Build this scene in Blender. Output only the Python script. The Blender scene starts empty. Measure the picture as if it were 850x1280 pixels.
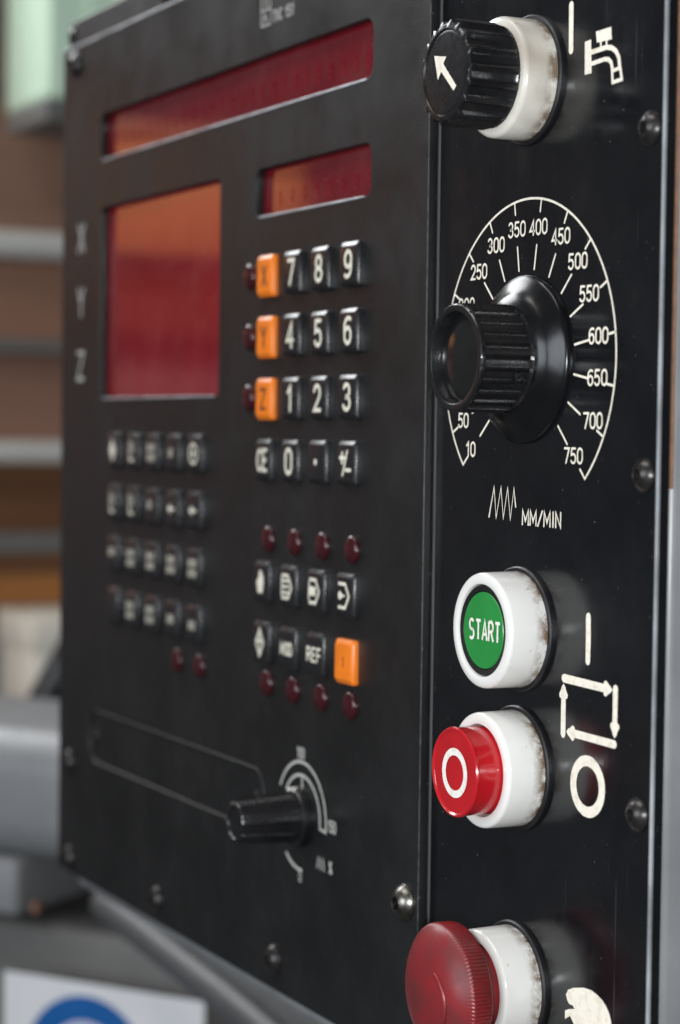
import bpy, bmesh, math, random
from mathutils import Matrix, Vector
random.seed(7)
MM = 0.001
SC = bpy.context.scene
COL = SC.collection

# ------------------------------------------------------------------ camera
cam_d = bpy.data.cameras.new('camera')
cam = bpy.data.objects.new('camera', cam_d)
COL.objects.link(cam)
AZ, PIT, ROLL = 1.10224, 0.040025, 0.012979
fw = Vector((-math.sin(AZ)*math.cos(PIT), math.cos(AZ)*math.cos(PIT), -math.sin(PIT)))
rt = Vector((math.cos(AZ), math.sin(AZ), 0)); up = rt.cross(fw)
c_, s_ = math.cos(ROLL), math.sin(ROLL)
R_ = c_*rt + s_*up; U_ = -s_*rt + c_*up
cam.matrix_world = Matrix(((R_.x, U_.x, -fw.x, 0.66826), (R_.y, U_.y, -fw.y, -0.29024), (R_.z, U_.z, -fw.z, 0.03562), (0, 0, 0, 1)))
cam_d.sensor_fit = 'VERTICAL'; cam_d.sensor_height = 36; cam_d.sensor_width = 24
cam_d.lens = 73.96
cam_d.clip_start = 0.02; cam_d.clip_end = 60
cam_d.dof.use_dof = True
cam_d.dof.focus_distance = 0.556
cam_d.dof.aperture_fstop = 10.6
cam_d.dof.aperture_blades = 0
SC.camera = cam

# ------------------------------------------------------------------ world and lamps (workshop interior)
w = bpy.data.worlds.new('World'); SC.world = w; w.use_nodes = True
w.node_tree.nodes['Background'].inputs['Color'].default_value = (0.93, 0.96, 1.0, 1)
w.node_tree.nodes['Background'].inputs['Strength'].default_value = 0.09

def area(name, loc, target, sx, sy, power, color):
    d = bpy.data.lights.new(name, 'AREA'); d.shape = 'RECTANGLE'; d.size = sx; d.size_y = sy
    d.energy = power; d.color = color
    o = bpy.data.objects.new(name, d); COL.objects.link(o); o.location = loc
    o.rotation_euler = (Vector(target)-Vector(loc)).to_track_quat('-Z', 'Y').to_euler()
    return o
area('ceiling_lamp', (-0.2, -0.9, 1.7), (0, 0, 0), 1.4, 0.4, 14, (1.0, 0.98, 0.95))
area('camera_flash', (0.715, -0.345, 0.02), (0.19, 0, 0.0), 0.055, 0.04, 4.2, (0.95, 0.98, 1.0))
area('front_window', (0.42, -1.9, 0.25), (0.05, 0, 0.02), 0.9, 0.8, 18, (0.86, 0.93, 1.0))
area('left_window', (-1.35, -0.25, 0.95), (0, 0, 0.05), 0.9, 0.5, 16, (0.96, 0.98, 1.0))
area('rack_fill', (-1.04, -0.45, 0.40), (-1.2, -0.45, 0.25), 0.34, 0.05, 2.1, (1.0, 0.66, 0.42))  # added light, brightens the rack mirrored in the red displays

SC.view_settings.view_transform = 'Standard'; SC.view_settings.look = 'None'
SC.view_settings.exposure = 0.0; SC.view_settings.gamma = 1.0
SC.view_settings.use_curve_mapping = False
SC.cycles.use_denoising = True
SC.cycles.max_bounces = 8
SC.cycles.caustics_reflective = False; SC.cycles.caustics_refractive = False
SC.cycles.sample_clamp_indirect = 30

# ------------------------------------------------------------------ materials
def new_mat(name):
    m = bpy.data.materials.new(name); m.use_nodes = True
    nt = m.node_tree; b = nt.nodes['Principled BSDF']
    return m, nt, b
def coords(nt, scale=(1, 1, 1)):
    tc = nt.nodes.new('ShaderNodeTexCoord'); mp = nt.nodes.new('ShaderNodeMapping')
    mp.inputs['Scale'].default_value = scale
    nt.links.new(tc.outputs['Object'], mp.inputs['Vector'])
    return mp.outputs['Vector'], tc
def noise(nt, vec, scale, detail=3, rough=0.55):
    n = nt.nodes.new('ShaderNodeTexNoise'); n.inputs['Scale'].default_value = scale
    n.inputs['Detail'].default_value = detail; n.inputs['Roughness'].default_value = rough
    nt.links.new(vec, n.inputs['Vector']); return n.outputs['Fac']
def maprange(nt, val, a, b, c=0.0, d=1.0):
    n = nt.nodes.new('ShaderNodeMapRange'); n.clamp = True
    for i, v in zip((1, 2, 3, 4), (a, b, c, d)): n.inputs[i].default_value = v
    nt.links.new(val, n.inputs[0]); return n.outputs[0]
def mix(nt, fac, a, b):
    n = nt.nodes.new('ShaderNodeMix'); n.data_type = 'RGBA'
    nt.links.new(fac, n.inputs[0])
    for i, v in ((6, a), (7, b)):
        if isinstance(v, tuple): n.inputs[i].default_value = (*v, 1)
        else: nt.links.new(v, n.inputs[i])
    return n.outputs[2]
def mul(nt, a, b, op='MULTIPLY'):
    n = nt.nodes.new('ShaderNodeMath'); n.operation = op
    for i, v in ((0, a), (1, b)):
        if isinstance(v, (int, float)): n.inputs[i].default_value = v
        else: nt.links.new(v, n.inputs[i])
    return n.outputs[0]
def bump(nt, b, h, strength, dist):
    n = nt.nodes.new('ShaderNodeBump'); n.inputs['Strength'].default_value = strength
    n.inputs['Distance'].default_value = dist
    nt.links.new(h, n.inputs['Height']); nt.links.new(n.outputs['Normal'], b.inputs['Normal'])

def plain(name, col, rough=0.4, metal=0.0, spec=0.5, nscale=300, var=0.15, bstr=0.0, bscale=1500, bdist=0.0001, coat=0.0):
    m, nt, b = new_mat(name)
    v, _ = coords(nt)
    f = noise(nt, v, nscale, 4)
    f = maprange(nt, f, 0.3, 0.7)
    lo = tuple(x*(1-var) for x in col); hi = tuple(min(1, x*(1+var)) for x in col)
    nt.links.new(mix(nt, f, lo, hi), b.inputs['Base Color'])
    f2 = noise(nt, v, nscale*2.3, 3)
    nt.links.new(maprange(nt, f2, 0.3, 0.7, rough*0.85, min(1, rough*1.15)), b.inputs['Roughness'])
    b.inputs['Metallic'].default_value = metal
    b.inputs['Specular IOR Level'].default_value = spec
    b.inputs['Coat Weight'].default_value = coat
    b.inputs['Coat Roughness'].default_value = 0.08
    if bstr: bump(nt, b, noise(nt, v, bscale, 2), bstr, bdist)
    return m

def plate_paint():
    m, nt, b = new_mat('textured_black_paint')
    v, _ = coords(nt)
    vw, _ = coords(nt, (1.0, 1.0, 0.85))
    big = maprange(nt, noise(nt, vw, 24, 7, 0.72), 0.38, 0.66)
    fine = maprange(nt, noise(nt, v, 2600, 2), 0.35, 0.65)
    c = mix(nt, big, (0.0115, 0.0118, 0.0122), (0.0180, 0.0183, 0.0190))
    c2 = mix(nt, fine, (0.006, 0.006, 0.006), c)
    dust = maprange(nt, noise(nt, v, 900, 1), 0.77, 0.80)
    c3 = mix(nt, dust, c2, (0.16, 0.16, 0.16))
    nt.links.new(c3, b.inputs['Base Color'])
    nt.links.new(maprange(nt, big, 0, 1, 0.31, 0.50), b.inputs['Roughness'])
    b.inputs['Specular IOR Level'].default_value = 0.38
    bump(nt, b, noise(nt, v, 1700, 3), 0.35, 0.0002)
    return m
def panel_black():
    m, nt, b = new_mat('glossy_black_enamel')
    v, tc = coords(nt)
    vs, _ = coords(nt, (1.0, 1.0, 0.012))
    streak = noise(nt, vs, 1500, 3, 0.7)
    scr = maprange(nt, noise(nt, vs, 900, 2), 0.70, 0.74)
    gate = maprange(nt, noise(nt, v, 28, 2), 0.5, 0.62)
    scr = mul(nt, scr, gate)
    big = maprange(nt, noise(nt, v, 30, 5, 0.65), 0.35, 0.7)
    dust = maprange(nt, noise(nt, v, 1100, 1), 0.785, 0.81)
    c = mix(nt, big, (0.0030, 0.0034, 0.0045), (0.0068, 0.0072, 0.0085))
    c = mix(nt, scr, c, (0.05, 0.055, 0.065))
    c = mix(nt, dust, c, (0.10, 0.105, 0.11))
    nt.links.new(c, b.inputs['Base Color'])
    smear = maprange(nt, noise(nt, v, 75, 6, 0.75), 0.5, 0.68, 0.0, 0.07)
    r = mul(nt, smear, mul(nt, maprange(nt, streak, 0.3, 0.7, 0.13, 0.20), maprange(nt, big, 0, 1, -0.02, 0.05), 'ADD'), 'ADD')
    nt.links.new(r, b.inputs['Roughness'])
    b.inputs['Specular IOR Level'].default_value = 0.62
    bump(nt, b, streak, 0.05, 0.0001)
    return m
def grimy_white(name, base, stain, y_back, amount, extra=0.0):
    # grime collects in blotches by the back rim of a bezel (local y) and in scattered spots
    m, nt, b = new_mat(name)
    v, tc = coords(nt)
    sep = nt.nodes.new('ShaderNodeSeparateXYZ'); nt.links.new(v, sep.inputs[0])
    ygrad = maprange(nt, sep.outputs['Y'], y_back-0.0050, y_back-0.0010)
    n1 = maprange(nt, noise(nt, v, 190, 6, 0.75), 0.42, 0.58)
    n2 = maprange(nt, noise(nt, v, 42, 2, 0.5), 0.47, 0.72)
    n3 = maprange(nt, noise(nt, v, 330, 3), 0.69, 0.73)
    f = mul(nt, mul(nt, ygrad, n1), amount)
    f = mul(nt, f, mul(nt, n2, extra), 'ADD')
    f = mul(nt, f, mul(nt, n3, 0.45), 'ADD')
    tone = mix(nt, maprange(nt, noise(nt, v, 60, 3), 0.35, 0.65), tuple(x*0.95 for x in base), base)
    nt.links.new(mix(nt, mul(nt, f, 1.0, 'MINIMUM'), tone, stain), b.inputs['Base Color'])
    nt.links.new(maprange(nt, f, 0, 1, 0.10, 0.6), b.inputs['Roughness'])
    b.inputs['Subsurface Weight'].default_value = 0.0
    bump(nt, b, noise(nt, v, 700, 3), 0.05, 0.0001)
    return m
def mottled(name, a, bcol, rough, nscale, lo=0.4, hi=0.62):
    m, nt, b = new_mat(name)
    v, _ = coords(nt)
    f = maprange(nt, noise(nt, v, nscale, 6, 0.7), lo, hi)
    nt.links.new(mix(nt, f, a, bcol), b.inputs['Base Color'])
    nt.links.new(maprange(nt, f, 0, 1, rough, min(1, rough+0.18)), b.inputs['Roughness'])
    bump(nt, b, noise(nt, v, 900, 4), 0.12, 0.0001)
    return m
def red_filter(name, col, coat_ior=1.6):
    m, nt, b = new_mat(name)
    v, _ = coords(nt)
    f = maprange(nt, noise(nt, v, 30, 3), 0.3, 0.7)
    smear = maprange(nt, noise(nt, v, 55, 6, 0.75), 0.45, 0.7)
    speck = mul(nt, maprange(nt, noise(nt, v, 420, 2), 0.70, 0.76), 0.35)
    c = mix(nt, mul(nt, smear, 0.10), mix(nt, f, tuple(x*0.8 for x in col), col), (0.22, 0.13, 0.12))
    nt.links.new(mix(nt, speck, c, (0.3, 0.22, 0.2)), b.inputs['Base Color'])
    nt.links.new(maprange(nt, smear, 0, 1, 0.04, 0.08), b.inputs['Roughness'])
    b.inputs['IOR'].default_value = coat_ior
    b.inputs['Specular IOR Level'].default_value = 0.75
    return m
def paint(name, col):
    m, nt, b = new_mat(name)
    v, _ = coords(nt)
    f = maprange(nt, noise(nt, v, 380, 6, 0.75), 0.48, 0.70)
    nt.links.new(mix(nt, f, col, (col[0]*0.74, col[1]*0.69, col[2]*0.60)), b.inputs['Base Color'])
    b.inputs['Roughness'].default_value = 0.6
    bump(nt, b, noise(nt, v, 2500, 2), 0.1, 0.0001)
    return m
def wood(name, a, b_):
    m, nt, b = new_mat(name)
    v, _ = coords(nt, (1, 0.12, 1))
    f = maprange(nt, noise(nt, v, 26, 5, 0.7), 0.35, 0.68)
    nt.links.new(mix(nt, f, a, b_), b.inputs['Base Color'])
    b.inputs['Roughness'].default_value = 0.55
    return m

M = {}
M['plate'] = plate_paint()
M['panel'] = panel_black()
M['edge'] = plain('bare_or_lit_edge', (0.27, 0.285, 0.30), 0.45, 0.3, nscale=60, var=0.4)
M['recess_edge'] = plain('lit_recess_edge', (0.02, 0.02, 0.02), 0.45)
M['edge_dull'] = plain('rubbed_paint_edge', (0.06, 0.063, 0.068), 0.5, 0.2, nscale=500, var=0.8)
M['skirt'] = plain('smooth_skirt_plastic', (0.005, 0.005, 0.0055), 0.21, spec=0.32, nscale=120)
M['plastic'] = plain('black_knob_plastic', (0.0085, 0.0085, 0.0095), 0.28, nscale=200, bstr=0.12, bscale=900)
M['plastic_gloss'] = plain('glossy_black_disc', (0.010, 0.010, 0.010), 0.13, nscale=90)
M['rubber'] = plain('black_gasket', (0.007, 0.007, 0.008), 0.45)
M['bezel'] = grimy_white('white_bezel_plastic', (0.73, 0.72, 0.69), (0.15, 0.09, 0.045), 0.0, 1.25, 0.06)
M['collar'] = grimy_white('yellowed_collar_plastic', (0.71, 0.68, 0.61), (0.20, 0.15, 0.105), 0.0, 1.25, 0.95)
M['green'] = plain('green_button_cap', (0.017, 0.205, 0.040), 0.35, nscale=45, var=0.16, bstr=0.06, bscale=700)
M['red'] = plain('red_button_cap', (0.43, 0.009, 0.014), 0.20, nscale=90, var=0.1, coat=0.4)
M['red_face'] = plain('red_button_face', (0.46, 0.016, 0.03), 0.3, nscale=90, var=0.1)
M['mushroom'] = mottled('grubby_red_plastic', (0.20, 0.015, 0.018), (0.095, 0.017, 0.017), 0.34, 60, 0.38, 0.66)
M['cream'] = paint('cream_engraved_paint', (0.78, 0.73, 0.63))
M['white_print'] = paint('white_print', (0.78, 0.74, 0.70))
M['grey_print'] = paint('grey_print', (0.42, 0.42, 0.40))
M['faded_print'] = paint('faded_print', (0.30, 0.29, 0.27))
M['dark_print'] = paint('dark_print', (0.10, 0.03, 0.01))
M['key'] = plain('black_key_plastic', (0.012, 0.012, 0.013), 0.26, nscale=200, bstr=0.1, bscale=1200)
M['key_orange'] = plain('orange_key_plastic', (0.78, 0.19, 0.012), 0.36, nscale=110, var=0.12, bstr=0.08, bscale=900)
M['key_legend'] = paint('key_legend_cream', (0.74, 0.71, 0.60))
M['led'] = plain('dark_red_lamp_lens', (0.036, 0.005, 0.007), 0.22, nscale=200, var=.4)
M['led_rim'] = plain('lamp_socket', (0.008, 0.008, 0.008), 0.4)
M['filter'] = red_filter('red_display_filter', (0.21, 0.006, 0.013))
M['filter_dark'] = red_filter('dark_red_display_filter', (0.145, 0.004, 0.010))
M['segment'] = red_filter('red_segment', (0.22, 0.004, 0.012))
M['steel'] = plain('dull_steel_screw', (0.17, 0.16, 0.145), 0.33, 1.0, nscale=400, var=0.3)
M['black_screw'] = plain('blackened_screw', (0.03, 0.027, 0.026), 0.30, 0.5, nscale=400, var=0.4)
M['housing'] = plain('grey_housing_enamel', (0.20, 0.205, 0.21), 0.35, nscale=40, var=0.15)
M['housing_dark'] = plain('black_housing_enamel', (0.035, 0.034, 0.034), 0.4, nscale=40, var=0.15)
M['rust'] = mottled('rusty_seal', (0.24, 0.12, 0.07), (0.16, 0.09, 0.06), 0.7, 160)
M['casting'] = plain('grey_machine_enamel', (0.21, 0.214, 0.22), 0.45, nscale=12, var=0.12)
M['casting_dark'] = plain('dark_grey_machine_enamel', (0.13, 0.125, 0.12), 0.4, nscale=12, var=0.2)
M['chrome'] = plain('highlight_pipe_grey', (0.075, 0.076, 0.078), 0.5, 0.1)
M['tube'] = plain('pale_steel_tube', (0.82, 0.83, 0.80), 0.35, 0.3)
M['rail_reflected'] = plain('reflected_band_rail', (0.022, 0.022, 0.02), 0.6)
M['rail'] = plain('grey_shelf_rail', (0.16, 0.16, 0.155), 0.5)
M['sign_white'] = plain('white_sign_sheet', (0.70, 0.70, 0.72), 0.4, nscale=20, var=0.05)
M['sign_blue'] = plain('blue_sign_ink', (0.004, 0.10, 0.34), 0.4, nscale=20, var=0.05)
M['sign_pale'] = plain('pale_sign_ink', (0.55, 0.56, 0.72), 0.4, nscale=20, var=0.05)
M['pale_green'] = plain('pale_green_enamel', (0.66, 0.86, 0.68), 0.5, nscale=8, var=0.05)
M['cardboard'] = plain('cream_box_card', (0.82, 0.78, 0.69), 0.7, nscale=14, var=0.1)
M['hose'] = plain('black_hose_rubber', (0.02, 0.02, 0.022), 0.4)

# ------------------------------------------------------------------ mesh helpers (millimetres; x right, y into the panel, z up)
def link(name, me, mat, parent=None, loc=(0, 0, 0)):
    o = bpy.data.objects.new(name, me); COL.objects.link(o)
    if mat is not None and not me.materials: me.materials.append(mat)
    o.location = Vector(loc)*MM
    if parent is not None: attach(o, parent)
    return o
def world_loc(o):
    p = Vector(o.location)
    while o.parent: o = o.parent; p = p+Vector(o.location)
    return p
def attach(o, parent):
    o.parent = parent
    o.location = Vector(o.location)-world_loc(parent)
def mesh(bm, name, smooth=None):
    bmesh.ops.scale(bm, vec=(MM, MM, MM), verts=bm.verts)
    me = bpy.data.meshes.new(name); bm.to_mesh(me); bm.free()
    if smooth is not None:
        me.polygons.foreach_set('use_smooth', [True]*len(me.polygons))
        if smooth < 179: me.set_sharp_from_angle(angle=math.radians(smooth))
    return me
def obj(name, bm, mat, parent=None, loc=(0, 0, 0), smooth=None):
    return link(name, mesh(bm, name, smooth), mat, parent, loc)
def thing(name, label, cat, loc, group=None):
    o = bpy.data.objects.new(name, None); COL.objects.link(o); o.location = Vector(loc)*MM
    o.empty_display_size = 0.02
    o['label'] = label; o['category'] = cat
    if group: o['group'] = group
    return o
def tag(o, label, cat=None, group=None):
    o['label'] = label
    if cat: o['category'] = cat
    if group: o['group'] = group
    return o
def box(x0, x1, y0, y1, z0, z1, bev=0.0, seg=2):
    bm = bmesh.new()
    bmesh.ops.create_cube(bm, size=1)
    for v in bm.verts:
        v.co = Vector(((x0+x1)/2+v.co.x*(x1-x0), (y0+y1)/2+v.co.y*(y1-y0), (z0+z1)/2+v.co.z*(z1-z0)))
    if bev: bmesh.ops.bevel(bm, geom=bm.edges[:], offset=bev, segments=seg, profile=0.5, affect='EDGES')
    return bm
def lathe(prof, seg=64, flute=None, n=0, bm=None):
    # prof: (radius, y[, flute amplitude]); turns round the y axis, front towards -y
    bm = bm or bmesh.new(); rings = []
    for pt in prof:
        r, y = pt[0], pt[1]; a = pt[2] if len(pt) > 2 else 0
        if r < 1e-6:
            rings.append([bm.verts.new((0, y, 0))]); continue
        ring = []
        for i in range(seg):
            t = 2*math.pi*i/seg
            rr = r+(a*flute(t*n) if a else 0)
            ring.append(bm.verts.new((rr*math.cos(t), y, rr*math.sin(t))))
        rings.append(ring)
    for A, B in zip(rings, rings[1:]):
        for i in range(seg):
            j = (i+1) % seg
            if len(A) == 1 and len(B) == 1: continue
            if len(A) == 1: bm.faces.new((A[0], B[i], B[j]))
            elif len(B) == 1: bm.faces.new((A[j], A[i], B[0]))
            else: bm.faces.new((A[i], B[i], B[j], A[j]))
    bmesh.ops.recalc_face_normals(bm, faces=bm.faces[:])
    return bm
def rrect(x0, x1, z0, z1, r, n=6):
    pts = []
    for cx, cz, a0 in ((x1-r, z1-r, 0), (x0+r, z1-r, 90), (x0+r, z0+r, 180), (x1-r, z0+r, 270)):
        for i in range(n+1):
            a = math.radians(a0+90*i/n); pts.append((cx+r*math.cos(a), cz+r*math.sin(a)))
    return pts
def circle(cx, cz, r, n=32): return [(cx+r*math.cos(2*math.pi*i/n), cz+r*math.sin(2*math.pi*i/n)) for i in range(n)]
def plate_mesh(name, loops, front, back, bev):
    # sheet with openings, cut from outlines in the x-z plane, edges broken by a small bevel
    cu = bpy.data.curves.new(name, 'CURVE'); cu.dimensions = '2D'; cu.fill_mode = 'BOTH'
    t = abs(back-front)
    cu.extrude = t/2-bev; cu.bevel_depth = bev; cu.bevel_resolution = 2; cu.offset = -bev
    for lp in loops:
        s = cu.splines.new('POLY'); s.points.add(len(lp)-1); s.use_cyclic_u = True
        for p, (x, z) in zip(s.points, lp): p.co = (x, z, 0, 1)
    o = bpy.data.objects.new(name, cu); COL.objects.link(o)
    dg = bpy.context.evaluated_depsgraph_get()
    me = bpy.data.meshes.new_from_object(o.evaluated_get(dg))
    bpy.data.objects.remove(o); bpy.data.curves.remove(cu)
    bm = bmesh.new(); bm.from_mesh(me); bpy.data.meshes.remove(me)
    ym = (front+back)/2
    for v in bm.verts: v.co = Vector((v.co.x, ym-v.co.z, v.co.y))
    bmesh.ops.remove_doubles(bm, verts=bm.verts[:], dist=0.001)
    bmesh.ops.recalc_face_normals(bm, faces=bm.faces[:])
    me = mesh(bm, name); me.materials.clear()
    return me
def tube(bm, pts, r, seg=16, caps=True):
    pts = [Vector(p) for p in pts]; rings = []
    for i, p in enumerate(pts):
        d = (pts[min(i+1, len(pts)-1)]-pts[max(i-1, 0)]).normalized()
        u = d.orthogonal().normalized() if i == 0 else (u-d*u.dot(d)).normalized()
        v = d.cross(u)
        rings.append([bm.verts.new(p+r*(math.cos(2*math.pi*k/seg)*u+math.sin(2*math.pi*k/seg)*v)) for k in range(seg)])
    for A, B in zip(rings, rings[1:]):
        for i in range(seg):
            j = (i+1) % seg; bm.faces.new((A[i], A[j], B[j], B[i]))
    if caps: bm.faces.new(rings[0][::-1]); bm.faces.new(rings[-1])
    bmesh.ops.recalc_face_normals(bm, faces=bm.faces[:])
    return bm

# flat print: ribbons of paint a tenth of a millimetre thick
LAYER = [0]
def ribbon(bm, pts, wd, y=0.0, closed=False, cap=True, wob=0.0):
    LAYER[0] = (LAYER[0]+1) % 12
    y = y-0.10-0.006*LAYER[0]
    P = [Vector((p[0], p[1])) for p in pts]
    if closed and (P[0]-P[-1]).length < 1e-6: P.pop()
    n = len(P); L = []; Rr = []
    for i in range(n):
        a = P[i-1] if (closed or i > 0) else None
        b = P[(i+1) % n] if (closed or i < n-1) else None
        d1 = (P[i]-a).normalized() if a is not None else None
        d2 = (b-P[i]).normalized() if b is not None else None
        if d1 is None: d1 = d2
        if d2 is None: d2 = d1
        n1 = Vector((-d1.y, d1.x)); n2 = Vector((-d2.y, d2.x))
        m_ = n1+n2
        m_ = m_.normalized() if m_.length > 1e-4 else n1
        k = min(1/max(0.3, m_.dot(n1)), 2.2)
        h = wd/2*(1+random.uniform(-wob, wob))
        L.append(bm.verts.new((P[i].x+m_.x*h*k, y, P[i].y+m_.y*h*k)))
        Rr.append(bm.verts.new((P[i].x-m_.x*h*k, y, P[i].y-m_.y*h*k)))
    rng = range(n) if closed else range(n-1)
    for i in rng:
        j = (i+1) % n
        bm.faces.new((L[i], Rr[i], Rr[j], L[j]))
    if cap and not closed:
        for i, d in ((0, P[0]-P[1]), (n-1, P[-1]-P[-2])):
            a0 = math.atan2(d.y, d.x); fan = []
            for k in range(1, 6):
                t = a0-math.pi/2+math.pi*k/6
                fan.append(bm.verts.new((P[i].x+wd/2*math.cos(t), y, P[i].y+wd/2*math.sin(t))))
            ends = (Rr[i], L[i])
            pa = Vector((P[i].x+wd/2*math.cos(a0-math.pi/2), P[i].y+wd/2*math.sin(a0-math.pi/2)))
            if (Vector((ends[0].co.x, ends[0].co.z))-pa).length > (Vector((ends[1].co.x, ends[1].co.z))-pa).length: ends = ends[::-1]
            bm.faces.new([ends[0]]+fan+[ends[1]])
    for f in bm.faces:
        f.normal_update()
        if f.normal.y > 0: f.normal_flip()
    return bm
def poly(bm, pts, y=0.0):
    LAYER[0] = (LAYER[0]+1) % 12
    y = y-0.10-0.006*LAYER[0]
    f = bm.faces.new([bm.verts.new((p[0], y, p[1])) for p in pts]); f.normal_update()
    if f.normal.y > 0: f.normal_flip()
    bmesh.ops.triangulate(bm, faces=[f])
    return bm
def arc(cx, cz, rx, rz, a0, a1, n=14):
    return [(cx+rx*math.cos(math.radians(a0+(a1-a0)*i/n)), cz+rz*math.sin(math.radians(a0+(a1-a0)*i/n))) for i in range(n+1)]
def stadium(): return arc(.3, .68, .3, .32, 0, 180)+arc(.3, .32, .3, .32, 180, 360)+[(.6, .68)]
GL = {
 '0': [stadium()], 'O': [stadium()],
 '1': [[(.12, .76), (.36, 1), (.36, 0)]],
 '2': [arc(.3, .71, .28, .29, 165, -40)+[(.02, 0), (.6, 0)]],
 '3': [arc(.29, .745, .26, .255, 150, -90)[:]+arc(.29, .26, .3, .26, 90, -155)],
 '4': [[(.46, 0), (.46, 1), (.0, .27), (.62, .27)]],
 '5': [[(.55, 1), (.1, 1), (.06, .56)]+arc(.29, .31, .3, .31, 115, -150)],
 '6': [arc(.31, .31, .29, .31, 0, 360), [(.03, .36)]+arc(.38, .62, .36, .38, 185, 60)],
 '7': [[(.02, 1), (.6, 1), (.22, 0)]],
 '8': [arc(.3, .745, .25, .255, 0, 360), arc(.3, .255, .3, .255, 0, 360)],
 '9': [arc(.29, .69, .29, .31, 0, 360), [(.57, .64)]+arc(.22, .38, .36, .38, 5, -120)],
 'M': [[(0, 0), (.02, 1), (.36, .25), (.70, 1), (.72, 0)]],
 'N': [[(0, 0), (0, 1), (.56, 0), (.56, 1)]],
 'I': [[(.1, 0), (.1, 1)]],
 '/': [[(0, -.02), (.5, 1.02)]],
 'S': [arc(.29, .745, .27, .255, 35, 270)+arc(.29, .25, .29, .25, 90, -140)],
 'T': [[(0, 1), (.6, 1)], [(.3, 1), (.3, 0)]],
 'A': [[(0, 0), (.31, 1), (.62, 0)], [(.1, .32), (.52, .32)]],
 'R': [[(0, 0), (0, 1)], [(0, 1), (.3, 1)]+arc(.3, .745, .26, .255, 90, -90)+[(0, .49)], [(.3, .49), (.6, 0)]],
 'X': [[(0, 0), (.6, 1)], [(0, 1), (.6, 0)]],
 'Y': [[(0, 1), (.3, .48), (.6, 1)], [(.3, .48), (.3, 0)]],
 'Z': [[(0, 1), (.6, 1), (0, 0), (.6, 0)]],
 'C': [arc(.32, .5, .32, .5, 50, 310)],
 'E': [[(.52, 1), (0, 1), (0, 0), (.52, 0)], [(0, .5), (.44, .5)]],
 'F': [[(.52, 1), (0, 1), (0, 0)], [(0, .5), (.44, .5)]],
 'D': [[(0, 0), (0, 1), (.25, 1)]+arc(.25, .5, .33, .5, 90, -90)+[(0, 0)]],
 '%': [arc(.16, .78, .16, .2, 0, 360), arc(.5, .22, .16, .2, 0, 360), [(.08, 0), (.58, 1)]],
}
GW = {'I': .2, '1': .5, '/': .5, 'M': .72, ' ': .35, 'N': .56}
def text_width(s, gap): return sum(GW.get(c, .6) for c in s)+gap*(len(s)-1)
def text(bm, s, cx, cz, h, wd, sx=1.0, gap=0.25, y=0.0, cap=True):
    x = -text_width(s, gap)/2
    for c in s:
        for st in GL.get(c, []):
            pts = [(cx+(x+px)*h*sx, cz+(pz-.5)*h) for px, pz in st]
            closed = (Vector(pts[0])-Vector(pts[-1])).length < 1e-5 and len(pts) > 4
            ribbon(bm, pts, wd, y, closed, cap)
        x += GW.get(c, .6)+gap
    return bm
def legend(name, parent, mat, fn, loc):
    bm = bmesh.new(); fn(bm); return obj(name, bm, mat, parent, loc)

def dome_screw(parent, x, z, y, r, h, mat, socket=True, name='screw'):
    prof = [(r, 0), (r, -0.45), (r*0.97, -0.6), (r*0.92, -0.6), (r*0.84, -h*0.45), (r*0.66, -h*0.78), (r*0.46, -h*0.95), (r*0.40, -h)]
    if socket: prof += [(r*0.36, -h*0.97), (r*0.34, -h*0.15), (0, -h*0.10)]
    else: prof += [(0, -h*1.02)]
    return obj(name, lathe(prof, 32), mat, parent, (x, y, z), smooth=40)

# ================================================================== housing
hs = thing('machine_housing', 'grey steel cabinet box carrying both black control panels', 'housing', (50, 60, -156))
obj('shell', box(-206, 206, -53.6, 60, 0, 350, 2.5, 3), M['housing'], hs, (50, 60, -156), smooth=40)
# black strip along the top, a little behind the big front plate
sm = plate_mesh('top_strip', [rrect(-157, 147.2, 189.0, 199.0, 0.8, 3)], 0.9, 4.2, 0.4)
ts = link('top_strip', sm, M['housing_dark'], hs)
for sx in (-152.5, -53, 47):
    dome_screw(ts, sx, 193.3, 0.9, 4.0, 1.6, M['black_screw'])
bm = box(254.6, 256.25, 6.75, 7.45, 22, 195, 0.15, 1)
obj('seal_strip', bm, M['rust'], hs)

# ================================================================== big control panel on the left
cu = thing('control_panel', 'large matt black control panel with red displays and keypads', 'control panel', (-7, 3, -148))
D1 = (-117.6, 112.6, 139.3, 157.2); D2 = (30.2, 112.0, 104.6, 120.4); W3 = (-116, 0.3, 46.0, 120.6)
loops = [rrect(-161.6, 147.3, -148.4, 188.4, 2.0, 3)]
CV = (-124, 41.5, -98.4, -78.2)
for d, r in ((D1, 4.5), (D2, 3.5), (W3, 2.5), (CV, 7.5)): loops.append(rrect(*d, r, 5))
pl = link('front_plate', plate_mesh('front_plate', loops, 0.0, 3.0, 0.35), M['plate'], cu)
pl['label'] = 'textured black front plate'
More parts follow.
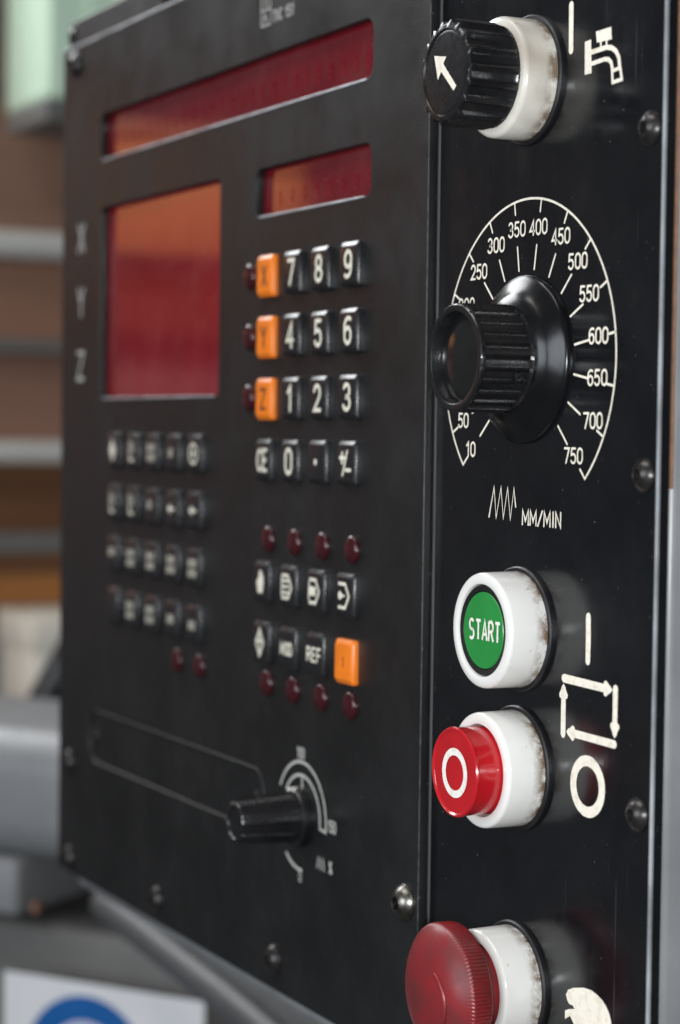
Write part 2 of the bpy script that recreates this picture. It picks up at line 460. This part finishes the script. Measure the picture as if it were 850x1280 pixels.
# bright broken lower lips of the openings
obj('worn_or_lit_edge', tube(bmesh.new(), [(-160.5, 0.2, 188.2), (146.5, 0.2, 188.2)], 0.55, 8), M['edge'], pl)  # bright bar put in for light caught by the worn top edge
obj('worn_or_lit_edge', tube(bmesh.new(), [(147.1, 0.16, -148), (147.1, 0.16, 188)], 0.17, 6), M['edge_dull'], pl)
def lip(d, parent):
    bm = bmesh.new()
    tube(bm, [(d[0]+3.2, 0.12, d[2]-0.05), (d[1]-3.8, 0.12, d[2]-0.05)], 0.42, 8)
    obj('worn_or_lit_edge', bm, M['edge'], parent)
def window(d, mat, label):
    x, z = (d[0]+d[1])/2, (d[2]+d[3])/2; hx, hz = (d[1]-d[0])/2+3, (d[3]-d[2])/2+3
    o = obj('display_window', box(-hx, hx, 0, 1.6, -hz, hz, 0.2, 1), mat, cu, (x, 3.2, z))
    o['label'] = label
    lip(d, o)
    return o
w1 = window(D1, M['filter_dark'], 'long dark red display window')
w2 = window(D2, M['filter_dark'], 'short dark red display window')
w3 = window(W3, M['filter'], 'tall red display window beside the axis letters')
# unlit digit rows behind the filters
def digit_row(par, x0, x1, n, z, h):
    for i in range(n):
        x = x0+(x1-x0)*i/(n-1)
        bm = bmesh.new(); text(bm, '8', 0, 0, h, h*0.13, 0.8)
        obj('segment_digit', bm, M['segment'], par, (x, 3.2, z))
digit_row(w1, -108, 104, 26, 146.5, 5.0)
digit_row(w2, 42, 106, 8, 110.5, 4.6)
for s, z in (('X', 110.5), ('Y', 84.8), ('Z', 59.2)):
    legend('axis_letter', pl, M['grey_print'], lambda b: text(b, s, 0, 0, 10.6, 1.5, 1.0), (-138.6, 0, z))

# keys ----------------------------------------------------------------
def key_mesh(mat):
    bm = bmesh.new(); rings = []
    prof = [(6.05, 6.85, 1.0, 0.4), (6.0, 6.8, 1.0, -1.2), (5.93, 6.68, 0.9, -1.4), (5.5, 5.65, 0.8, -2.05), (5.4, 5.4, 0.7, -2.17), (5.25, 5.15, 0.6, -2.2)]
    for hx, hz, r, y in prof:
        rings.append([bm.verts.new((x, y, z)) for x, z in rrect(-hx, hx, -hz, hz, r, 3)])
    for A, B in zip(rings, rings[1:]):
        n = len(A)
        for i in range(n): bm.faces.new((A[i], A[(i+1) % n], B[(i+1) % n], B[i]))
    bm.faces.new(rings[-1]); bmesh.ops.recalc_face_normals(bm, faces=bm.faces[:])
    me = mesh(bm, 'key', 24); me.materials.append(mat); return me
KM, KO = key_mesh(M['key']), key_mesh(M['key_orange'])
KY = -2.2
def key(x, z, fn=None, orange=False, lmat=None, label=None):
    j = random.uniform
    o = link('key', KO if orange else KM, None, cu, (x+j(-.12, .12), 0, z+j(-.12, .12)))
    o.rotation_euler = (j(-.008, .008), j(-.01, .01), j(-.012, .012))
    if label: o['label'] = label
    if fn:
        bm = bmesh.new(); fn(bm)
        l = obj('legend', bm, lmat or M['key_legend'])
        l.parent = o; l.location = (0, (KY+0.02)*MM, 0)
    return o
KX = [42.0, 62.1, 82.2, 102.3]; KZ = [84.8, 64.8, 44.8, 24.8]
T = lambda s, h=7.6, wd=1.28, sx=0.95, dx=0.35: (lambda b: text(b, s, dx, 0, h, wd, sx))
def plusminus(b):
    ribbon(b, [(-3.6, 1.6), (-.6, 1.6)], 1.1); ribbon(b, [(-2.1, 3.1), (-2.1, .1)], 1.1)
    ribbon(b, [(-1.6, -3.6), (1.2, 3.6)], 1.0); ribbon(b, [(.6, -2.0), (3.6, -2.0)], 1.1)
rows = [('X', '7', '8', '9'), ('Y', '4', '5', '6'), ('Z', '1', '2', '3'), ('CE', '0', '.', '+')]
for r, row in enumerate(rows):
    for c, s in enumerate(row):
        if s in 'XYZ': key(KX[c], KZ[r], T(s, 6.2, 1.0), True, M['dark_print'], 'orange %s key' % s)
        elif s == 'CE': key(KX[c], KZ[r], T('CE', 6.6, 1.15, .78))
        elif s == '.': key(KX[c], KZ[r], lambda b: poly(b, circle(-.2, 0, 1.0, 14)))
        elif s == '+': key(KX[c], KZ[r], plusminus)
        else: key(KX[c], KZ[r], T(s))
def pent(b, fill):
    ribbon(b, [(-3.0, 3.6), (1.2, 3.6), (3.6, 0), (1.2, -3.6), (-3.0, -3.6)], 1.0)
    if fill == 0: poly(b, circle(-2.2, 0, 1.3, 12)); ribbon(b, [(-2.2, 0), (.6, 0)], .7)
    if fill == 1: poly(b, rrect(-3.2, 1.2, -1.4, 1.4, .3, 2)); ribbon(b, [(-3.6, 2.6), (-3.6, -2.6)], .8)
    if fill == 2:
        for k in (-1.9, 0, 1.9): ribbon(b, [(-3.2, k), (1.4, k)], .8)
        ribbon(b, [(-3.3, 2.8), (-3.3, -2.8)], .8)
def hand_key(b):
    poly(b, [(-1.8, -3.6), (1.6, -3.6), (2.5, -.6), (2.4, 2.0), (1.5, 2.6), (1.2, 3.6), (.2, 4.0), (-.8, 3.4), (-1.3, 1.2), (-2.8, .2)])
def diamond(b):
    ribbon(b, [(0, 4.4), (2.9, 0), (0, -4.4), (-2.9, 0)], .9, closed=True)
    ribbon(b, [(-1.6, .5), (1.7, .5)], .8); ribbon(b, [(0, 2.6), (0, -2.8)], .8)
KL = [-15.3, -35.2]
for c, fn in enumerate((hand_key, lambda b: pent(b, 2), lambda b: pent(b, 1), lambda b: pent(b, 0))): key(KX[c], KL[0], fn)
for c, fn in enumerate((diamond, T('MOD', 3.6, .75, .95), T('REF', 4.0, .75, 1.05))): key(KX[c], KL[1], fn)
key(KX[3], KL[1], T('I', 3.0, .5), True, M['dark_print'], 'orange key below the arrow keys')
# left keypad: worn legends, row by row
def two_lines(b):
    for z in (1.7, -1.9):
        for x in (-3.3, -1.3, .7, 2.5): ribbon(b, [(x, z-1.1), (x+.5, z+1.1)], .75)
def one_line(b, n=3, z=0):
    for i in range(n): ribbon(b, [(-2.4+i*2.2, z-1.3), (-1.9+i*2.2, z+1.3)], .8)
def tall_bar(b): ribbon(b, [(-1.6, -3.4), (-1.6, 3.4)], 1.0); ribbon(b, [(-1.6, -3.4), (1.8, -3.4)], 1.0); ribbon(b, [(1.4, 3.2), (1.4, -.6)], .8)
def arrow_key(b): ribbon(b, [(-2.8, 0), (2.8, 0)], .9); poly(b, [(-3.2, 0), (-.4, 2.0), (-.4, -2.0)])
def ring_key(b): ribbon(b, circle(0, 0, 3.4, 20), .9, closed=True); poly(b, circle(0, 0, 1.2, 12))
def diamond_fill(b): poly(b, [(0, 4.6), (3.0, 0), (0, -4.6), (-3.0, 0)])
def dot_key(b): poly(b, circle(0, 0, 1.9, 14))
LX = [-95.8, -75.75, -55.7, -35.65, -15.6]; LZ = [25.8, 5.7, -14.3, -34.3]
left = [[diamond_fill, tall_bar, two_lines, lambda b: one_line(b, 2), ring_key],
        [tall_bar, tall_bar, lambda b: one_line(b, 2, .6), arrow_key, arrow_key],
        [lambda b: one_line(b, 3, 1.0), two_lines, two_lines, two_lines, two_lines],
        [None, two_lines, two_lines, lambda b: one_line(b, 3), lambda b: one_line(b, 3, -.5)]]
for r in range(4):
    for c in range(5): key(LX[c], LZ[r], left[r][c])

# indicator lamps ------------------------------------------------------
LB = lathe([(4.35, 0.2), (4.35, -0.7), (4.05, -1.1), (3.3, -1.45), (2.2, -1.7), (1.0, -1.82), (0, -1.84)], 28)
LM = mesh(LB, 'indicator_lamp', 40); LM.materials.append(M['led'])
for x, z in [(27.0, 85.4), (27.0, 65.3), (27.0, 45.2)]+[(x+1.6, -1.2) for x in KX]+[(x+1.6, -48.5) for x in KX]+[(-33.0, -49.0), (-12.6, -49.0)]:
    link('indicator_lamp', LM, None, cu, (x, 0, z))

# blank cover plate, override knob and its scale ------------------------
cp = link('cover_plate', plate_mesh('cover_plate', [rrect(-125, 42.5, -99.4, -77.2, 8.5, 8)], 0.55, 2.4, 0.2), M['plate'], cu)
for x in (-118.5, 35.6): dome_screw(cp, x, -88.2, 0.55, 3.0, 1.2, M['black_screw'])
ol = [(x, -0.02, z) for x, z in rrect(-124.3, 41.8, -98.7, -77.9, 7.8, 8)]
obj('rim', tube(bmesh.new(), ol+ol[:1], 0.28, 8), M['recess_edge'], cp, smooth=60)  # added tube tracing the recess edge where light would catch
KC = (70.6, -88.2)
kb = lathe([(9.3, 0), (9.3, -3.2), (8.9, -3.7), (7.6, -3.9), (7.4, -4.6, .45), (7.2, -8, .5), (6.35, -22.6, .45), (6.0, -23.3, .2), (5.2, -23.5), (4.9, -23.0), (0, -22.8)], 96, lambda t: max(0, math.cos(t))**6, 12)
kn = obj('override_knob', kb, M['plastic'], cu, (KC[0], -0.05, KC[1]), smooth=32)
kn['label'] = 'small ribbed black override knob with white pointer'
bm = bmesh.new(); bmesh.ops.create_cube(bm, size=1)
for v in bm.verts: v.co = Vector((v.co.x*.9-1.2, -2.6+v.co.y*3.2, 8.95+v.co.z*1.1))
obj('pointer', bm, M['white_print'], kn, (KC[0], -0.05, KC[1]))
def override_scale(b):
    A = lambda r, a0, a1, n=30: [(r*math.sin(math.radians(a0+(a1-a0)*i/n)), r*math.cos(math.radians(a0+(a1-a0)*i/n))) for i in range(n+1)]
    ribbon(b, [(x, z) for x, z in A(17.6, -62, 96)]+A(13.4, 96, -56), 1.0)
    ribbon(b, A(17.0, 178, 218, 10), 1.2)
    ribbon(b, [(0.4, 12.6), (0.4, 8.5)], 1.1)
ov = legend('override_scale', pl, M['grey_print'], override_scale, (KC[0], 0, KC[1]))
for s, x, z, h in (('100', 69.6, -67.8, 3.2), ('150', 92.2, -87.6, 3.4), ('0', 70.2, -107.2, 3.4)):
    legend('scale_number', pl, M['grey_print'], lambda b: text(b, s, 0, 0, h, .6, .75, .2), (x, 0, z))
def feed_mark(b):
    ribbon(b, [(-3.6, -1.6), (-2.7, 1.8), (-1.8, -1.8), (-.9, 1.8), (0, -1.8), (.9, 1.8), (1.8, -1.8)], .6)
    text(b, '%', 5.8, 0, 3.6, .6, .85)
legend('feed_mark', pl, M['grey_print'], feed_mark, (85.8, 0, -100.4))
def logo(b):
    ribbon(b, [(-4.3, 0), (2.8, 0), (2.8, 5), (-4.3, 5)], .6, closed=True, cap=False)
    ribbon(b, [(-2.9, 1.2), (-1.4, 3.6), (.1, 1.2)], .7); ribbon(b, [(-4.3, 5), (-4.3, 12)], .7); ribbon(b, [(2.8, 5), (2.8, 12)], .7)
    for z in (6.5, 7.9, 9.3, 10.7): ribbon(b, [(-2.0, z), (.6, z)], .5)
    text(b, 'TNC', 8.2, 1.9, 3.4, .65, .9); text(b, '151', 17.2, 1.9, 3.4, .65, .9)
legend('maker_mark', pl, M['grey_print'], logo, (37.6, 0, 166.9))
for x, z in ((-147, 181.0), (-148.5, -103), (-147.5, -142.5), (-51, -139.8), (51, -138.5)):
    dome_screw(cu, x, z, 0, 5.2, 2.6, M['black_screw'])
sc_ = dome_screw(cu, 139.6, -101.2, 0, 5.5, 3.3, M['steel'], name='screw'); sc_['label'] = 'shiny steel dome screw'

# ================================================================== operator panel on the right
op = thing('operator_panel', 'glossy black operator panel with feed dial and push buttons', 'control panel', (202, 6, -150))
panel_outline = rrect(148.6, 256.0, -150, 192, 1.0, 3)
pp = link('panel_plate', plate_mesh('panel_plate', [panel_outline], 3.0, 6.4, 0.3), M['panel'], op)
pp['label'] = 'glossy black panel sheet'
obj('worn_or_lit_edge', box(255.2, 256.12, 2.9, 3.9, -149.5, 191.5, 0.25, 2), M['edge'], pp)
PX = 195.5; PY = 3.0
for z in (108, 25.2, -57): dome_screw(op, 250.4, z, PY, 4.2, 2.3, M['black_screw'])

# feed dial ------------------------------------------------------------
DZ = 54.1
def rib(t):
    return max(0, math.cos(t))**8
dial = obj('feed_dial', lathe([(22.1, 0), (22.1, -0.9), (21.7, -1.4), (20.8, -1.9), (18.8, -2.9), (17.2, -4.1), (15.9, -5.3), (14.1, -5.9)], 128), M['skirt'], op, (PX, PY-0.05, DZ), smooth=40)
dial['label'] = 'big ribbed black feed rate dial knob with skirt'
grip = obj('grip', lathe([(14.0, -5.4), (13.3, -6.6), (13.3, -7.0, .95), (13.25, -8.0, 1.0), (13.2, -19.6, .95), (13.35, -20.2, .7), (13.8, -20.35, .3), (13.95, -20.6, .1), (13.9, -21.3), (13.55, -21.65), (12.3, -21.75), (11.95, -21.55), (11.6, -20.4), (11.1, -18.6)], 26*10, rib, 26), M['plastic'], dial, (PX, PY, DZ), smooth=38)
obj('end_disc', lathe([(11.2, -18.7), (11.0, -18.9), (9.5, -19.5), (7, -20.1), (3.5, -20.5), (0, -20.62)], 64), M['plastic_gloss'], dial, (PX, PY, DZ), smooth=60)
bm = lathe([(1.75, 0), (1.75, -0.25), (1.45, -0.3), (1.4, 1.2), (0, 1.25)], 20)
for v in bm.verts: v.co = Vector((-v.co.y, v.co.x, v.co.z))     # set screw hole looks along +x
ang = math.radians(-22)
bmesh.ops.rotate(bm, cent=(0, 0, 0), matrix=Matrix.Rotation(-ang, 3, 'Y'), verts=bm.verts)
for v in bm.verts: v.co += Vector((14.15*math.cos(ang), -9.2, 14.15*math.sin(ang)))
obj('set_screw', bm, M['rubber'], dial, (PX, PY, DZ), smooth=40)
def A2(r, a): return (r*math.sin(math.radians(a)), r*math.cos(math.radians(a)))
ang_of = lambda v: -135.4+18.1*v/50
def dial_scale(b):
    ribbon(b, [A2(39.0, ang_of(10))]+[A2(42.2, ang_of(10)+(ang_of(750)-ang_of(10))*i/110) for i in range(111)]+[A2(39.0, ang_of(750))], 0.62)
    for v in list(range(50, 750, 50)): ribbon(b, [A2(42.0, ang_of(v)), A2(38.9, ang_of(v))], 0.6)
    for v in [10]+list(range(50, 800, 50)): ribbon(b, [A2(30.2, ang_of(v)), A2(23.9, ang_of(v))], 0.62)
ds = legend('dial_scale', pp, M['cream'], dial_scale, (195.6, PY, 54.0))
NUMPOS = {250: (171.2, 78.6), 300: (180.0, 85.2), 350: (190.5, 88.6), 400: (201.2, 88.4), 450: (212.0, 85.2), 500: (220.0, 78.4), 550: (225.4, 70.0), 600: (229.9, 59.3), 650: (229.7, 48.9), 700: (228.0, 38.2), 750: (219.5, 29.3), 10: (168.1, 30.2), 50: (164.0, 38.1)}
for v in [10]+list(range(50, 800, 50)):
    if v in NUMPOS: x, z = NUMPOS[v]
    else:
        a = A2(34.6, ang_of(v)); x, z = 195.6+a[0], 54+a[1]
    legend('scale_number', pp, M['cream'], lambda b: text(b, str(v), 0, 0, 3.7, 0.6, 0.98, 0.24), (x, PY, z))
def zigzag(b):
    ribbon(b, [(178.6, 12.1), (181.0, 20.2), (182.3, 12.0), (184.6, 20.2), (186.0, 12.0), (188.0, 20.1), (189.6, 11.9), (191.2, 20.1), (192.2, 15.3)], 0.6)
legend('feed_mark', pp, M['cream'], lambda b: zigzag(b), (0, PY, 0))
legend('unit_text', pp, M['cream'], lambda b: text(b, 'MM/MIN', 0, 0, 3.7, 0.62, 1.10, 0.22), (204.9, PY, 12.7))

# coolant selector ------------------------------------------------------
FZ = 126.9
def lobes(t): return max(0, math.cos(t))**1.5
fk = obj('selector_switch', lathe([(15.6, 0), (15.7, -1), (15.6, -9.6), (15.3, -10.4), (14.6, -10.9), (13.2, -11.0), (12.6, -10.4), (12.6, -6)], 96), M['collar'], op, (PX, PY, FZ), smooth=40)
fk['label'] = 'coolant selector with yellowed white collar and fluted black knob'
obj('gasket', lathe([(16.9, 0), (16.9, -0.9), (16.5, -1.3), (15.5, -1.3)], 64), M['rubber'], fk, (PX, PY-0.02, FZ), smooth=40)
obj('grip', lathe([(13.0, -10.2), (13.1, -11.5, .3), (12.4, -12.6, 1.3), (12.3, -23.6, 1.35), (12.5, -24.5, 1.2), (12.4, -25.2, .9), (12.0, -25.6, .2), (11.1, -25.7), (10.8, -25.3)], 18*10, lobes, 18), M['plastic'], fk, (PX, PY, FZ), smooth=35)
obj('end_disc', lathe([(10.85, -25.2), (10.6, -25.35), (10.0, -25.4), (0, -25.4)], 48), M['plastic'], fk, (PX, PY, FZ), smooth=30)
legend('arrow', fk, M['cream'], lambda b: poly(b, [(-5.7, 5.0), (.6, 3.9), (-.9, 2.3), (6.0, -4.2), (4.6, -5.3), (-1.9, .4), (-3.6, -1.5)], -25.4), (PX, PY, FZ))
bm = bmesh.new(); ribbon(bm, [(215.0, 143.2), (215.2, 131.8)], 2.0, wob=.04)
obj('bar_mark', bm, M['cream'], pp, (0, PY, 0))
def faucet(b):
    poly(b, [(221.5, 132.9), (224.3, 133.1), (224.8, 124.7), (221.7, 124.7)])
    poly(b, [(226.4, 134.7), (233.1, 134.8), (233.5, 131.7), (226.9, 131.9)])
    ribbon(b, [(228.7, 131.9), (228.7, 130.4)], .7); ribbon(b, [(231.2, 131.8), (231.2, 130.6)], .7)
    ribbon(b, [(224.6, 129.9), (231.2, 130.1), (233.6, 129.6), (235.4, 128.5), (236.7, 126.7), (237.1, 124.6)], 1.25)
    ribbon(b, [(224.6, 127.0), (230.4, 127.3), (232.2, 127.0), (233.4, 126.1), (233.9, 124.6)], 1.1)
    ribbon(b, [(233.9, 123.9), (237.4, 124.2), (238.1, 121.3), (234.2, 121.1)], .95, closed=True)
legend('tap_symbol', pp, M['cream'], faucet, (0, PY, 0))

# push buttons ------------------------------------------------------------
BEZ = [(15.3, 0), (15.35, -1.0), (15.2, -11.2), (15.0, -11.8), (14.5, -12.15), (12.6, -12.3), (12.2, -12.1), (12.0, -11.6), (11.95, -5), (0.5, -5)]
BZM = mesh(lathe(BEZ, 96), 'push_button', 40); BZM.materials.append(M['bezel'])
GKM = mesh(lathe([(16.6, 0), (16.6, -0.9), (16.2, -1.3), (15.2, -1.3)], 64), 'gasket', 40); GKM.materials.append(M['rubber'])
def button(z, label, rot):
    o = link('push_button', BZM, None, op, (PX, PY, z)); o.rotation_euler = (0, rot, 0)
    o['label'] = label
    g = link('gasket', GKM, None); g.parent = o; g.location = (0, -0.00002, 0)
    return o
SZ, OZ, EZ = -16.9, -53.7, -111.2
b1 = button(SZ, 'white ringed green START button', 0)
obj('ring', lathe([(11.95, -7), (11.9, -11.4), (11.6, -11.75), (10.4, -11.5), (10.2, -11.0), (10.15, -8)], 64), M['rubber'], b1, (PX, PY, SZ), smooth=40)
obj('button_cap', lathe([(10.15, -8), (10.12, -11.3), (9.95, -11.55), (0, -11.6)], 64), M['green'], b1, (PX, PY, SZ), smooth=30)
legend('legend', b1, M['white_print'], lambda b: text(b, 'START', 0, 0, 5.0, 0.80, 0.76, 0.26, cap=False), (196.6, PY-11.6, -16.9))
b2 = button(OZ, 'white ringed red stop button standing out', 2.1)
obj('button_cap', lathe([(11.5, -6), (11.55, -18.6), (11.75, -18.8), (11.85, -19.3), (11.6, -19.75), (11.2, -19.85), (10.9, -19.5), (10.7, -19.35), (0, -19.35)], 72), M['red'], b2, (PX, PY, OZ), smooth=30)
legend('legend', b2, M['white_print'], lambda b: ribbon(b, circle(0, 0, 5.55, 48), 1.9, closed=True), (PX+.2, PY-19.35, OZ+.1))
b3 = button(EZ, 'white ringed red emergency mushroom button', 4.0)
def teeth(t): return math.cos(t)
obj('stem', lathe([(11.4, -6), (11.4, -15), (12.8, -16.2), (15.5, -17.0)], 64), M['mushroom'], b3, (PX, PY, EZ), smooth=40)
mush = [(14.5, -16.6), (16.8, -16.8), (17.3, -17.2, .14), (17.6, -17.8, .22), (17.7, -22.2, .22), (17.5, -22.9, .12), (17.0, -23.5), (15.8, -24.5), (13.5, -25.9), (10.5, -27.1), (7, -27.95), (3.5, -28.35), (0, -28.5)]
obj('mushroom_cap', lathe(mush, 110*4, teeth, 110), M['mushroom'], b3, (PX, PY, EZ), smooth=50)
def dome_y(r):
    for (r0, y0), (r1, y1) in zip([m[:2] for m in mush[6:]], [m[:2] for m in mush[7:]]):
        if r1 <= r <= r0: return y0+(y1-y0)*(r0-r)/(r0-r1)
    return -22
for k, a0 in enumerate((181,)):   # the button is turned in its hole
    pts = []
    for i in range(15):
        a = math.radians(a0+98*i/14); r = 10.6-2.2*(i/14)**2
        pts.append((r*math.cos(a), dome_y(r)+0.05, r*math.sin(a)))
    bm = bmesh.new(); tube(bm, pts, 0.75, 10)
    obj('turn_arrow', bm, M['mushroom'], b3, (PX, PY, EZ), smooth=60)
bm = bmesh.new(); ribbon(bm, [(227.7, -10.9), (227.85, -16), (227.8, -22.0)], 2.1, wob=.05)
obj('bar_mark', bm, M['cream'], pp, (0, PY, 0))
def cycle(b):
    def arr(p, q):
        ribbon(b, [p, tuple(Vector(p)*.5+Vector(q)*.5), q], 2.1, wob=.06); d = (Vector(q)-Vector(p)).normalized(); nrm = Vector((-d.y, d.x)); q = Vector(q)
        poly(b, [tuple(q+d*1.5), tuple(q-d*1.4+nrm*2.0), tuple(q-d*2.2+nrm*1.8), tuple(q-d*2.6+nrm*.9), tuple(q-d*2.6-nrm*.9), tuple(q-d*2.2-nrm*1.8), tuple(q-d*1.4-nrm*2.0)])
    arr((217.0, -27.5), (237.4, -28.0)); arr((240.1, -27.6), (240.1, -38.4)); arr((240.0, -41.3), (219.9, -41.0)); arr((217.0, -41.8), (216.9, -30.3))
legend('cycle_symbol', pp, M['cream'], cycle, (0, PY, 0))
legend('ring_mark', pp, M['cream'], lambda b: ribbon(b, circle(0, 0, 6.45, 56), 2.75, closed=True, wob=.03), (228.6, PY, -53.5))
legend('hand_symbol', pp, M['cream'], lambda b: poly(b, [(220.5, -108.2), (221.4, -106.8), (223.8, -105.7), (228.6, -104.5), (232.0, -104.3), (234.5, -104.8), (236.9, -105.6), (238.7, -106.7), (240.0, -108.1), (240.9, -109.9), (241.3, -112.5), (241, -118), (226.0, -118.5), (225.2, -116.1), (224.1, -114.6), (222.6, -113.2), (220.2, -114.6), (220.2, -112.4), (222.0, -111.6), (224.6, -110.9), (223.6, -110.2), (222.2, -110.3), (221.2, -109.6)]), (0, PY, 0))

# ================================================================== background behind the left edge
rack = thing('storage_rack', 'brown wooden storage rack with pale steel tubes, far behind', 'shelf', (-1215, 0, -600))
woods = [(186, 330, -130, (0.26, 0.145, 0.10), (0.34, 0.20, 0.14)), (102, 186, -130, (0.30, 0.155, 0.10), (0.38, 0.20, 0.135)), (10, 102, -130, (0.26, 0.135, 0.09), (0.33, 0.18, 0.13)),
         (-72, 10, -130, (0.15, 0.062, 0.025), (0.21, 0.09, 0.035)), (-102, -72, -130, (0.17, 0.07, 0.03), (0.21, 0.09, 0.035)), (-134, -102, -130, (0.36, 0.14, 0.035), (0.44, 0.18, 0.05)),
         (196, 282, -610, (0.30, 0.14, 0.06), (0.46, 0.24, 0.11)), (282, 305, -610, (0.2, 0.1, 0.05), (0.3, 0.15, 0.07)), (305, 325, -610, (0.09, 0.05, 0.03), (0.13, 0.07, 0.04)), (166, 196, -610, (0.30, 0.13, 0.05), (0.42, 0.2, 0.09)), (118, 166, -610, (0.10, 0.035, 0.02), (0.14, 0.05, 0.03)), (-134, 118, -610, (0.20, 0.12, 0.13), (0.28, 0.17, 0.18))]  # unseen bay, board tones set to shape the red displays' reflection
for i, (z0, z1, y0, a, b_) in enumerate(woods):
    obj('board', box(-10, 10, y0+.8, 699 if y0 > -200 else -131, z0+.8, z1-.8, 2, 1), wood('rack_wood_%d' % i, a, b_), rack, (-1215, 0, 0))
obj('back_board', box(-10, 10, 120, 700, 332, 620, 2, 1), wood('rack_wood_top', (0.14, 0.09, 0.07), (0.18, 0.12, 0.09)), rack, (-1215, 0, 0))
for z in (199, 9.5): obj('tube', tube(bmesh.new(), [(0, -120, 0), (0, 420, 0)], 12.5 if z > 100 else 10.5, 20), M['tube'], rack, (-1188, 0, z), smooth=50)
obj('rail', box(-5, 5, -610, -140, -9, 9, 1, 1), M['rail_reflected'], rack, (-1199, 0, 190))  # unseen rails, added as dark bands in the display reflection
obj('rail', box(-5, 5, -610, -140, -8, 8, 1, 1), M['rail_reflected'], rack, (-1199, 0, 116))
for z in (107, -74): obj('rail', box(-6, 6, -128, 700, -6.5 if z > 0 else -9.5, 6.5 if z > 0 else 9.5, 1, 1), M['rail'], rack, (-1196, 0, z))
obj('base_board', box(-20, 20, -610, 700, -600, -260, 2, 1), M['housing_dark'], rack, (-1215, 0, 0))
gb = thing('pale_green_cabinet', 'pale green cabinet at the top left, out of focus', 'cabinet', (-1120, 400, 300))
obj('body', box(-60, 60, -100, 140, 14, 420, 5, 3), M['pale_green'], gb, (-1120, 400, 300), smooth=40)
obj('door', box(0, 5, -66, 130, 26, 410, 2, 2), M['pale_green'], gb, (-1060, 400, 300), smooth=40)
obj('shade_strip', box(-55, 55, -100, 136, -4, 13.5, 1, 1), M['rail'], gb, (-1120, 400, 300))  # grey strip in place of the shadow under the cabinet
cb = thing('cream_box', 'cream white box below the wooden boards, out of focus', 'box', (-1150, 370, -250))
obj('body', box(-50, 50, -64, 90, 0, 112, 3, 2), M['cardboard'], cb, (-1150, 370, -250), smooth=40)
obj('lid', box(-53, 53, -67, 93, 86, 115, 2, 2), M['cardboard'], cb, (-1150, 370, -250), smooth=40)
bm = bmesh.new()
tube(bm, [(-640+8*math.sin(t*.5), 186+46*math.cos(math.pi*(0.35+0.85*t/14)), -60-14*t+0.3*(t-7)**2) for t in range(15)], 11, 14)
tag(obj('rubber_hose', bm, M['hose'], smooth=60), 'black rubber hose bending behind the left edge of the control panel', 'hose')

# machine body below and behind, turned to the camera
def turned(name, label, cat, loc, deg=36):
    o = thing(name, label, cat, loc); o.rotation_euler = (0, 0, math.radians(deg)); return o
mc = turned('machine_casting', 'rounded grey machine casting at the lower left, out of focus', 'machine', (-436, 70, -420))
def sub(name, bm, mat, par, smooth=40):
    o = obj(name, bm, mat, None, (0, 0, 0), smooth); o.parent = par; return o
sub('casting', box(-160, 90, 0, 150, 214, 286, 24, 8), M['casting'], mc)
sub('lower_casting', box(-160, 4, -2, 150, 184, 216, 5, 3), M['casting'], mc)
sub('bolt_cover', box(7, 12, 6, 12, 185, 193, 2, 2), M['rust'], mc)
sub('foot', box(-170, 330, 14, 200, 0, 178, 6, 3), M['casting_dark'], mc)
sn = turned('safety_sign', 'white sheet sign with blue mandatory circle, bottom left corner', 'sign', (-418, 60, -322))
sub('sheet', box(0, 126, -1.2, 0, -70, 62, 0.3, 1), M['sign_white'], sn)
bm = bmesh.new(); poly(bm, circle(54, 16, 39.5, 64), -1.2); sub('blue_disc', bm, M['sign_blue'], sn, None)
bm = bmesh.new(); poly(bm, circle(54, 16, 26, 48), -1.3); sub('pale_disc', bm, M['sign_pale'], sn, None)
bm = bmesh.new(); tube(bm, [(-330, 84, -207), (-191, 93, -224), (-60, 95, -238), (120, 96, -244)], 8, 20)  # pipe put in to give blurred highlights under the panel
tag(obj('highlight_pipe', bm, M['chrome'], smooth=60), 'grey pipe added for blurred highlights below the bottom edge of the control panel', 'pipe')
